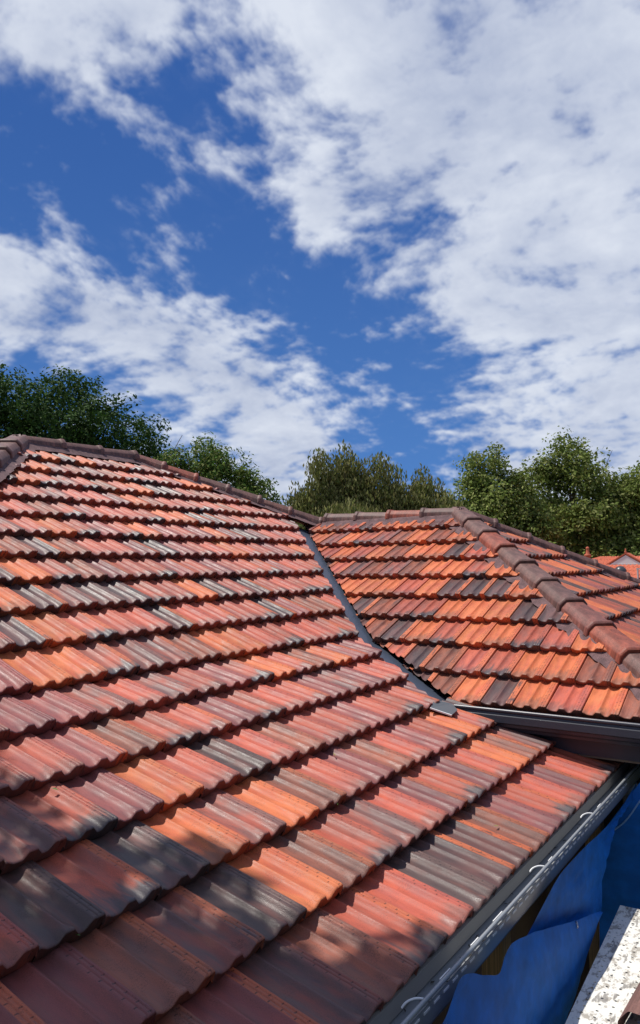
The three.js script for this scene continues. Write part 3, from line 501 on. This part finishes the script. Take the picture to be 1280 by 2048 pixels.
// ------------------------------------------------------------------ trees
function leafCrown(lobes, count, size, asp, cols, seed, opt = {}) {
  const r = rngOf(seed), pos = new Float32Array(count * 12), nor = new Float32Array(count * 12), col = new Float32Array(count * 12), idx = new Uint32Array(count * 6);
  if (opt.sub !== 0) {                                             // each lobe breaks up into rounded sprays of twigs
    const big = lobes; lobes = [];
    for (const l of big) { lobes.push([l[0], l[1], l[2], l[3] * 0.72, l[4] * 0.72, l[5] * 0.72]); for (let i = 0; i < (opt.sub ?? 16); i++) { const z = r() * 1.7 - 0.7, a = r() * 6.283, q = Math.sqrt(Math.max(0, 1 - z * z)), f = 0.62 + 0.24 * r(), w = 0.26 + 0.2 * r(); lobes.push([l[0] + q * Math.cos(a) * l[3] * f, l[1] + z * l[4] * f, l[2] + q * Math.sin(a) * l[5] * f, l[3] * w, l[4] * w, l[5] * w]); } }
  }
  const vol = (l) => Math.pow(l[3] * l[4] * l[5], 0.72), tot = lobes.reduce((s, l) => s + vol(l), 0), cl = [];
  // twig clumps near the surface of the lobes
  const per = opt.per ?? 26, nC = Math.ceil(count / per);
  for (let i = 0; i < nC; i++) {
    let k = r() * tot, L = lobes[0]; for (const l of lobes) { k -= vol(l); if (k <= 0) { L = l; break; } }
    const z = r() * 2 - 1, a = r() * Math.PI * 2, q = Math.sqrt(1 - z * z), rad = Math.pow(r(), opt.pow ?? 0.28), bump = 1 + 0.16 * noise2(a * 2 + seed, z * 3) + 0.10 * noise2(a * 5, z * 7 + seed);
    const d = [q * Math.cos(a), z, q * Math.sin(a)]; cl.push([L[0] + d[0] * L[3] * rad * bump, L[1] + d[1] * L[4] * rad * bump, L[2] + d[2] * L[5] * rad * bump, d, 0.75 + 0.5 * r(), r()]);
  }
  for (let i = 0; i < count; i++) {
    const C = cl[i % nC], R = (opt.clump ?? 0.3) * C[4], z = r() * 2 - 1, a = r() * 6.2832, q = Math.sqrt(1 - z * z), rr = R * Math.cbrt(r());
    const cx = C[0] + q * Math.cos(a) * rr, cy = C[1] + z * rr * 0.8 + (opt.rise ?? 0) * r() * R, cz = C[2] + q * Math.sin(a) * rr;
    let n = new THREE.Vector3(r() - 0.5 + C[3][0] * 0.5, r() - 0.2 + C[3][1] * 0.4, r() - 0.5 + C[3][2] * 0.5).normalize();
    const t = new THREE.Vector3(r() - 0.5, (r() - 0.5) + (opt.up ?? -0.2), r() - 0.5).cross(n).normalize(), b = new THREE.Vector3().crossVectors(n, t);
    if (opt.up) { b.set(r() - 0.5, opt.up + r(), r() - 0.5).normalize(); t.set(r() - 0.5, (r() - 0.5) * 0.4, r() - 0.5).cross(b).normalize(); n = new THREE.Vector3().crossVectors(t, b); }
    const s = size * (0.65 + 0.7 * r()), w = s * asp * 0.5, l = s * 0.5, c = cols[Math.floor(r() * cols.length)], tone = (0.72 + 0.5 * r()) * (0.85 + 0.3 * C[5]);
    const V = [[-l, 0], [0, -w], [l, 0], [0, w]];
    for (let k = 0; k < 4; k++) { const o = i * 12 + k * 3, f = k % 2 ? s * 0.08 : 0; pos[o] = cx + b.x * V[k][0] + t.x * V[k][1] + n.x * f; pos[o + 1] = cy + b.y * V[k][0] + t.y * V[k][1] + n.y * f; pos[o + 2] = cz + b.z * V[k][0] + t.z * V[k][1] + n.z * f; nor[o] = n.x; nor[o + 1] = n.y; nor[o + 2] = n.z; col[o] = c[0] * tone; col[o + 1] = c[1] * tone; col[o + 2] = c[2] * tone; }
    idx.set([i * 4, i * 4 + 2, i * 4 + 1, i * 4, i * 4 + 3, i * 4 + 2], i * 6);
  }
  const g = new THREE.BufferGeometry(); g.setAttribute('position', new THREE.BufferAttribute(pos, 3)); g.setAttribute('normal', new THREE.BufferAttribute(nor, 3)); g.setAttribute('color', new THREE.BufferAttribute(col, 3)); g.setIndex(new THREE.BufferAttribute(idx, 1)); return g;
}
function taper(pts, r0, r1, n = 8) {
  const cv = new THREE.CatmullRomCurve3(pts.map((p) => new THREE.Vector3(...p))), g = new THREE.TubeGeometry(cv, 14, 1, n), p = g.getAttribute('position');
  for (let i = 0; i <= 14; i++) { const c = cv.getPointAt(i / 14), rad = mix(r0, r1, i / 14); for (let k = 0; k <= n; k++) { const j = i * (n + 1) + k; p.setXYZ(j, c.x + (p.getX(j) - c.x) * rad, c.y + (p.getY(j) - c.y) * rad, c.z + (p.getZ(j) - c.z) * rad); } }
  return g;
}
const bark = new THREE.MeshStandardMaterial({ map: texOf(128, 256, (u, v, c) => { const k = 1 + 0.5 * fbm(u * 12, v * 4, 4, 0.6); c[0] = 92 * k; c[1] = 76 * k; c[2] = 60 * k; }, true), roughness: 0.95 });
const leafMat = (rough = 0.8) => new THREE.MeshPhysicalMaterial({ vertexColors: true, roughness: rough, transmission: 0.35, specularIntensity: 0.2, thickness: 0, side: THREE.DoubleSide });
const GROUND = -3.05;
function tree(name, label, az, dist, lobes, count, size, asp, cols, seed, opt = {}) {
  const a = az * Math.PI / 180, bx = camPos.x + Math.cos(a) * dist, bz = camPos.z - Math.sin(a) * dist;
  // lobes: [across, height above ground, along, rx, ry, rz], across is square to the line of sight
  const t = thing(name, label, 'tree', [bx, GROUND, bz], opt.group), ax = [Math.sin(a), Math.cos(a)];
  const K = opt.k ?? 1, L = lobes.map(([s, y, d, rx, ry, rz]) => [(ax[0] * s + Math.cos(a) * d) * K, 4.25 + (y - 4.25) * K, (ax[1] * s - Math.sin(a) * d) * K, rx * K, ry * K, (rz ?? rx) * K]); size *= K; if (K !== 1) opt = { ...opt, clump: (opt.clump ?? 0.3) * K };
  const top = Math.max(...L.map((l) => l[1]));
  const r = rngOf(seed + 5), limbs = [];
  part('trunk', taper([[0, -0.1, 0], [0.1, top * 0.3, 0.05], [0, top * 0.62, 0], [L[0][0] * 0.3, top * 0.85, L[0][2] * 0.3]], opt.tr ?? 0.22, 0.06), bark, t);
  for (const l of L) limbs.push(taper([[0, top * 0.4, 0], [l[0] * 0.45, mix(top * 0.45, l[1], 0.45), l[2] * 0.45], [l[0], l[1] + l[4] * 0.3, l[2]]], 0.09, 0.02, 6));
  for (let i = 0; i < (opt.twigs ?? 8); i++) { const l = L[i % L.length], q = r() * 6.28; limbs.push(taper([[l[0] * 0.5, mix(top * 0.5, l[1], 0.5), l[2] * 0.5], [l[0] + 0.4 * l[3] * Math.cos(q), l[1], l[2] + 0.4 * l[5] * Math.sin(q)], [l[0] + 0.85 * l[3] * Math.cos(q), l[1] + l[4] * (r() * 0.7), l[2] + 0.85 * l[5] * Math.sin(q)]], 0.04, 0.008, 5)); }
  part('limbs', mergeGeometries(limbs), bark, t);
  part('crown', leafCrown(L, count, size, asp, cols, seed, opt), leafMat(opt.rough), t);
  return t;
}
const deep = [[0.040, 0.090, 0.016], [0.052, 0.112, 0.020], [0.034, 0.074, 0.014], [0.075, 0.135, 0.030]], olive = [[0.22, 0.235, 0.062], [0.17, 0.195, 0.052], [0.32, 0.31, 0.12], [0.25, 0.225, 0.08]], fresh = [[0.085, 0.17, 0.024], [0.12, 0.21, 0.032], [0.065, 0.14, 0.018]], plane = [[0.18, 0.235, 0.048], [0.22, 0.27, 0.06], [0.14, 0.19, 0.038], [0.28, 0.30, 0.10]];
tree('fig_tree', 'broad dense dark green tree behind the main ridge', 54.5, 25, [[-3.4, 8.4, 0, 2.1, 1.9], [-1.6, 8.9, 0, 2.2, 1.7], [0.2, 8.8, 0.4, 2.1, 1.7], [1.7, 8.4, 0, 1.9, 1.6], [3.0, 7.6, 0, 1.5, 1.5], [-2.4, 7.6, -0.6, 2.2, 1.9], [-0.6, 6.4, 0, 3.2, 2.2], [2.0, 6.2, 0, 2.2, 2.0], [-5.2, 7.6, 0.4, 2.0, 1.9], [-3, 5.5, 0, 3, 2.2]], 110000, 0.12, 0.6, deep, 11, { sub: 26, clump: 0.32, pow: 0.2, tr: 0.4, rough: 0.75 });
tree('laurel_tree', 'rounded mid green tree rising behind the main hip', 42.7, 20, [[-0.4, 6.5, 0, 1.05, 1.15], [0.4, 6.2, 0, 0.95, 1.1], [-1.25, 6.2, 0.2, 1.0, 1.2], [1.05, 5.6, 0, 0.85, 1.0], [0, 5.0, 0, 1.7, 1.4]], 40000, 0.095, 0.5, [...fresh, ...plane, deep[1]], 23, { clump: 0.22, pow: 0.22, rough: 0.75 });
tree('young_tree', 'small bright green tree in the gap beside the rounded tree', 37.3, 24, [[0.1, 5.1, 0, 0.62, 0.75], [0.7, 4.7, 0, 0.6, 0.7], [-0.5, 4.6, 0, 0.6, 0.7]], 7000, 0.12, 0.55, fresh, 31, { clump: 0.25, group: null });
tree('young_tree', 'low bright green tree below the spiky olive tree', 34.6, 22, [[0.1, 4.7, 0, 0.75, 0.6], [0.9, 4.6, 0, 0.6, 0.6]], 7000, 0.12, 0.55, fresh, 37, { clump: 0.25 });
tree('bottlebrush_tree', 'olive tree with upright leaves standing above the wing ridge', 31.6, 25, [[-1.0, 6.6, 0, 0.75, 1.55], [-0.2, 6.5, 0.2, 0.9, 1.5], [0.7, 6.35, 0, 0.85, 1.35], [-1.75, 5.7, 0, 0.7, 1.1], [1.5, 5.8, 0, 0.7, 1.1], [0, 5.3, 0, 2.2, 1.4]], 50000, 0.15, 0.36, olive, 41, { clump: 0.34, pow: 0.3, up: 0.55, twigs: 20 });
tree('bottlebrush_tree', 'shorter olive tree with upright leaves left of the wing apex', 26.4, 25, [[0, 6.0, 0, 0.7, 1.25], [-0.8, 5.5, 0, 0.7, 1.1], [0.7, 5.5, 0, 0.7, 1.1], [0, 4.8, 0, 1.4, 1.2]], 26000, 0.15, 0.36, olive, 43, { clump: 0.34, pow: 0.3, up: 0.5, twigs: 12 });
tree('plane_tree', 'loose green tree directly behind the wing apex', 21.9, 36, [[0.1, 7.0, 0, 0.75, 0.95], [-0.6, 6.1, 0.2, 0.95, 1.2], [0.9, 6.0, 0, 0.95, 1.2], [-1.2, 5.1, 0, 0.9, 1.1], [0.3, 4.9, 0, 1.7, 1.5], [1.5, 5.0, 0, 0.8, 1.0]], 34000, 0.11, 0.62, plane, 53, { k: 1.5, clump: 0.33, pow: 0.32, twigs: 14 });
tree('plane_tree', 'tall loose green tree beside the neighbouring red roof', 15.0, 39, [[-0.3, 7.3, 0, 0.75, 0.9], [0.4, 6.8, 0, 0.95, 1.1], [-1.0, 6.4, 0, 0.75, 1.1], [1.3, 6.0, 0.2, 0.9, 1.1], [0, 5.4, 0, 1.6, 1.3], [-1.2, 4.6, 0, 1.1, 1.0], [1.6, 4.4, 0, 1.2, 1.2], [0, 3.6, 0, 2.2, 1.2]], 46000, 0.11, 0.62, plane, 59, { k: 1.62, clump: 0.33, pow: 0.32, twigs: 18 });
tree('plane_tree', 'green tree standing behind the neighbouring red roof gablet', 9.6, 40, [[0, 6.3, 0, 1.2, 1.1], [-1.0, 5.6, 0, 1.1, 1.2], [1.0, 5.6, 0, 1.1, 1.2], [0, 4.6, 0, 2.1, 1.3]], 30000, 0.11, 0.62, plane, 61, { k: 1.6, clump: 0.35, pow: 0.3 });
tree('gum_tree', 'dull dark tree far behind the loose green trees', 18.2, 54, [[0, 7.0, 0, 2.6, 2.2], [-2.5, 6.0, 0, 2.2, 2.0], [2.6, 6.2, 0, 2.3, 2.0], [-4.5, 5.0, 0, 2, 2], [5, 5.2, 0, 2.4, 2.2], [0, 4.0, 0, 5, 2.4]], 26000, 0.26, 0.5, [deep[1], olive[1], [0.07, 0.065, 0.04]], 67, { clump: 0.6, pow: 0.4 });
// unseen trees added behind the camera to block light: they keep the low sky off the tile butts, the gutter and the tarpaulins
[[-7.5, 6.6, 101], [-3.4, 7.4, 102], [0.8, 7.0, 103], [5.0, 7.6, 104]].forEach(([x, z, sd], i) => {
  const dx = x - camPos.x, dz = z - camPos.z;
  tree('added_sky_block_tree', ['unseen tree added to block low sky, nearest the shade tree', 'unseen tree added to block low sky, facing the scaffold planks', 'unseen tree added to block low sky, facing the wing gutter', 'unseen tree added to block low sky, beyond the wing end'][i], Math.atan2(-dz, dx) * 180 / Math.PI, Math.hypot(dx, dz), [[0, 6.6, 0, 1.9, 2.0], [-1.3, 5.0, 0, 1.7, 2.0], [1.3, 5.0, 0, 1.7, 2.0], [0, 3.2, 0, 2.4, 2.2], [0, 1.5, 0, 2.2, 1.6]], 11000, 0.30, 0.6, deep, sd, { clump: 0.5, pow: 0.35, group: 'unseen trees added to block low sky' });
});
// the tree beside the house whose branches shade the near tiles
tree('shade_tree', 'leafy tree beside the house casting dappled shade on the near tiles', 148, 5.2, [[0, 0.1, 0, 0.1, 0.1]], 10, 0.1, 0.6, plane, 71, { tr: 0.2 });
{
  const t = scene.children[scene.children.length - 1]; t.clear(); const r = rngOf(9), P = t.position;
  const lobes = [];
  // crown lobes stand towards the sun from the shaded part of the eave
  const spots = [[-3.3, 0.15, -0.1, 0.62], [-2.9, 0.1, 0.15, 0.5], [-2.55, 0.05, 0.2, 0.42], [-3.5, 0.4, -0.75, 0.5], [-3.0, 0.28, -0.55, 0.36], [-3.9, 0.3, -0.4, 0.7], [-2.62, 0.16, -0.28, 0.24], [-3.7, 0.65, -1.5, 0.4], [-2.3, -0.02, 0.25, 0.26], [-3.25, 0.52, -1.22, 0.2], [-3.0, 0.55, -1.45, 0.24], [-3.2, 0.8, -2.0, 0.34], [-2.75, 0.72, -1.8, 0.18], [-2.5, 0.3, -0.75, 0.13], [-2.85, 0.45, -1.05, 0.2]];
  for (const [x, y, z, rad] of spots) { const d = 5.4 + 0.9 * r(); lobes.push([x + SUN.x * d - P.x, y + SUN.y * d - P.y, z + SUN.z * d - P.z, rad * 1.15, rad * 0.8, rad]); }
  const top = lobes[0][1], limbs = [], tx = lobes[5][0] - 1.6, tz = lobes[5][2] + 0.3;
  part('trunk', taper([[0, -0.1, 0], [0.05, 3, -0.4], [tx * 0.4, 6, tz * 0.5], [tx, top - 1.6, tz]], 0.22, 0.1), bark, t);
  for (const l of lobes) limbs.push(taper([[tx, top - 1.65, tz], [mix(tx, l[0], 0.5), mix(top - 1.4, l[1], 0.4), mix(tz, l[2], 0.5)], [l[0], l[1], l[2]]], 0.05, 0.012, 6));
  part('limbs', mergeGeometries(limbs), bark, t);
  part('crown', leafCrown(lobes, 13500, 0.11, 0.6, plane, 72, { clump: 0.15, pow: 0.55, per: 40, sub: 0 }), leafMat(), t);
}

// ------------------------------------------------------------------ neighbouring house beyond the wing
{
  const a = 11.75 * Math.PI / 180, dist = 31, bx = camPos.x + Math.cos(a) * dist, bz = camPos.z - Math.sin(a) * dist;
  const n = thing('neighbour_house', 'neighbouring house with orange red tiled roof and small white gablet', 'house', [bx, GROUND, bz]); n.rotation.y = -Math.PI / 2 + a - 0.12;
  // local: x across the view, z towards the camera
  const red = new THREE.MeshStandardMaterial({ map: texOf(256, 256, (u, v, c) => { const k = 1 + 0.25 * fbm(u * 20, v * 20, 4, 0.6); c[0] = 186 * k; c[1] = 96 * k; c[2] = 68 * k; }, true, [2, 2]), roughness: 0.8, side: THREE.DoubleSide }), wh = mat([0.8, 0.79, 0.76], 0.6), cream = mat([0.55, 0.5, 0.42], 0.85);
  part('wall', box(9, 2.9, 7, 0, 1.45, -4), cream, n);
  const yE = 2.9, yA = 4.42, zA = -2.6, hw = 1.6;
  const roof = new THREE.Group(); roof.name = 'roof'; n.add(roof);
  part('roof_deck', mergeGeometries([slab([[-5, yE, 0.3], [5, yE, 0.3], [1.4, yA - 0.02, zA], [-1.4, yA - 0.02, zA]], 0.05), slab([[-5, yE, 0.3], [-1.4, yA - 0.02, zA], [-1.4, yA - 0.02, zA - 3], [-5, yE, zA - 5]], 0.05), slab([[5, yE, 0.3], [1.4, yA - 0.02, zA], [1.4, yA - 0.02, zA - 3], [5, yE, zA - 5]], 0.05)]), red, roof);
  const nc = 10;
  for (let k = 0; k < nc; k++) {
    const t0 = k / nc, t1 = (k + 1) / nc, y0 = mix(yE, yA, t0) + 0.06, y1 = mix(yE, yA, t1) + 0.015, z0 = mix(0.32, zA, t0), z1 = mix(0.32, zA, t1), w0 = mix(4.95, 1.4, t0), w1 = mix(4.95, 1.4, t1), pos = [], idx = [], uv = [], N = 96;
    for (let i = 0; i <= N; i++) { const s = i / N * 2 - 1, bump = 0.018 * Math.sin(i * 1.9); for (const [y, z, w] of [[y0 - 0.055, z0, w0], [y0 + bump, z0, w0], [y1 + bump, z1, w1]]) { pos.push(s * w, y, z); uv.push(s * w * 0.5, z * 0.5); } }
    for (let i = 0; i < N; i++) { const q = i * 3; idx.push(q, q + 3, q + 4, q, q + 4, q + 1, q + 1, q + 4, q + 5, q + 1, q + 5, q + 2); }
    part('tile_course', geoOf(pos, idx, uv), red, roof);
  }
  const gab = part('gablet', geoOf([-0.62, yA - 0.32, zA + 0.70, 0.62, yA - 0.32, zA + 0.70, 0, yA + 0.06, zA + 0.70], [0, 1, 2]), wh, n); gab.position.x = -0.3;
  part('gablet_roof', mergeGeometries([slab([[-0.80, yA - 0.34, zA + 0.72], [0, yA + 0.16, zA + 0.72], [0, yA + 0.16, zA - 0.6], [-0.80, yA - 0.34, zA - 0.6]], 0.07), slab([[0.80, yA - 0.34, zA + 0.72], [0, yA + 0.16, zA + 0.72], [0, yA + 0.16, zA - 0.6], [0.80, yA - 0.34, zA - 0.6]], 0.07)]), red, gab);
  part('finial', new THREE.LatheGeometry([[0.001, 0.18], [0.03, 0.16], [0.02, 0.1], [0.05, 0.05], [0.04, 0]].map((p) => new THREE.Vector2(...p)), 10).translate(0, yA + 0.15, zA + 0.66), red, gab);
  part('sill', box(1.5, 0.05, 0.06, 0, yA - 0.36, zA + 0.70), wh, gab);
  const vent = part('roof_vent', new THREE.LatheGeometry([[0.001, 0.30], [0.1, 0.28], [0.2, 0.2], [0.24, 0.1], [0.22, 0.02], [0.25, 0], [0.25, -0.2]].map((p) => new THREE.Vector2(...p)), 16).translate(-0.42, yA - 0.68, zA + 1.5), mat([0.05, 0.055, 0.06], 0.35), n);
  part('plumbing_pipe', mergeGeometries([new THREE.CylinderGeometry(0.035, 0.035, 0.5, 8).translate(0.25, yA - 0.75, zA + 1.75), box(0.2, 0.05, 0.05, 0.3, yA - 0.5, zA + 1.75)]), mat([0.5, 0.5, 0.5], 0.5), n);
  const pot = part('chimney', new THREE.LatheGeometry([[0.10, 0], [0.10, 1.70], [0.14, 1.73], [0.14, 1.79], [0.08, 1.83], [0.05, 2.02], [0.075, 2.05], [0.05, 2.10], [0.001, 2.12]].map((p) => new THREE.Vector2(...p)), 14).translate(-1.62, 2.72, -0.9), red, n);
}

// ------------------------------------------------------------------ fallen leaves and gutter litter
{
  const leafG = geoOf([-0.014, 0, 0, 0, 0.002, -0.005, 0.016, 0, 0, 0, 0.002, 0.005], [0, 1, 2, 0, 2, 3]), gm = mat([0.10, 0.16, 0.03], 0.6), ym = mat([0.28, 0.22, 0.07], 0.7);
  [[-2.96, -0.62, 'gm'], [-2.62, -1.18, 'gm'], [-1.16, -0.16, 'ym'], [-1.7, -0.62, 'gm'], [-1.35, -0.86, 'ym'], [-2.05, -0.72, 'gm'], [-2.35, -1.0, 'ym']].forEach(([x, z, k]) => { const o = sh(new THREE.Mesh(leafG, k === 'gm' ? gm : ym)); o.name = numbered('fallen_leaf'); o.position.set(x, yTopA(z) + 0.018, z); o.rotation.set(TH2, 0.5 + x * 9, 0); scene.add(o); tag(o, k === 'gm' ? 'small green leaf lying on the near roof tiles' : 'small yellowed leaf lying on the near roof tiles', 'leaf', k === 'gm' ? 'green leaves fallen on the roof' : 'yellow leaves fallen on the roof'); });
  const r = rngOf(88), gs = []; for (let i = 0; i < 70; i++) { const g = leafG.clone(); g.scale(0.5 + r() * 0.7, 1, 0.5 + r() * 0.5); g.rotateY(r() * 6.3); g.rotateX((r() - 0.5) * 0.8); g.translate(-2.6 + r() * 2.8, gy + 0.006, 0.0 + r() * 0.075); gs.push(g); }
  const l = sh(new THREE.Mesh(mergeGeometries(gs), mat([0.045, 0.04, 0.03], 0.9))); l.name = 'leaf_litter'; scene.add(l); tag(l, 'dry leaf litter scattered in the bottom of the gutter', 'leaf litter', null, 'stuff');
}

renderer.render(scene, camera);
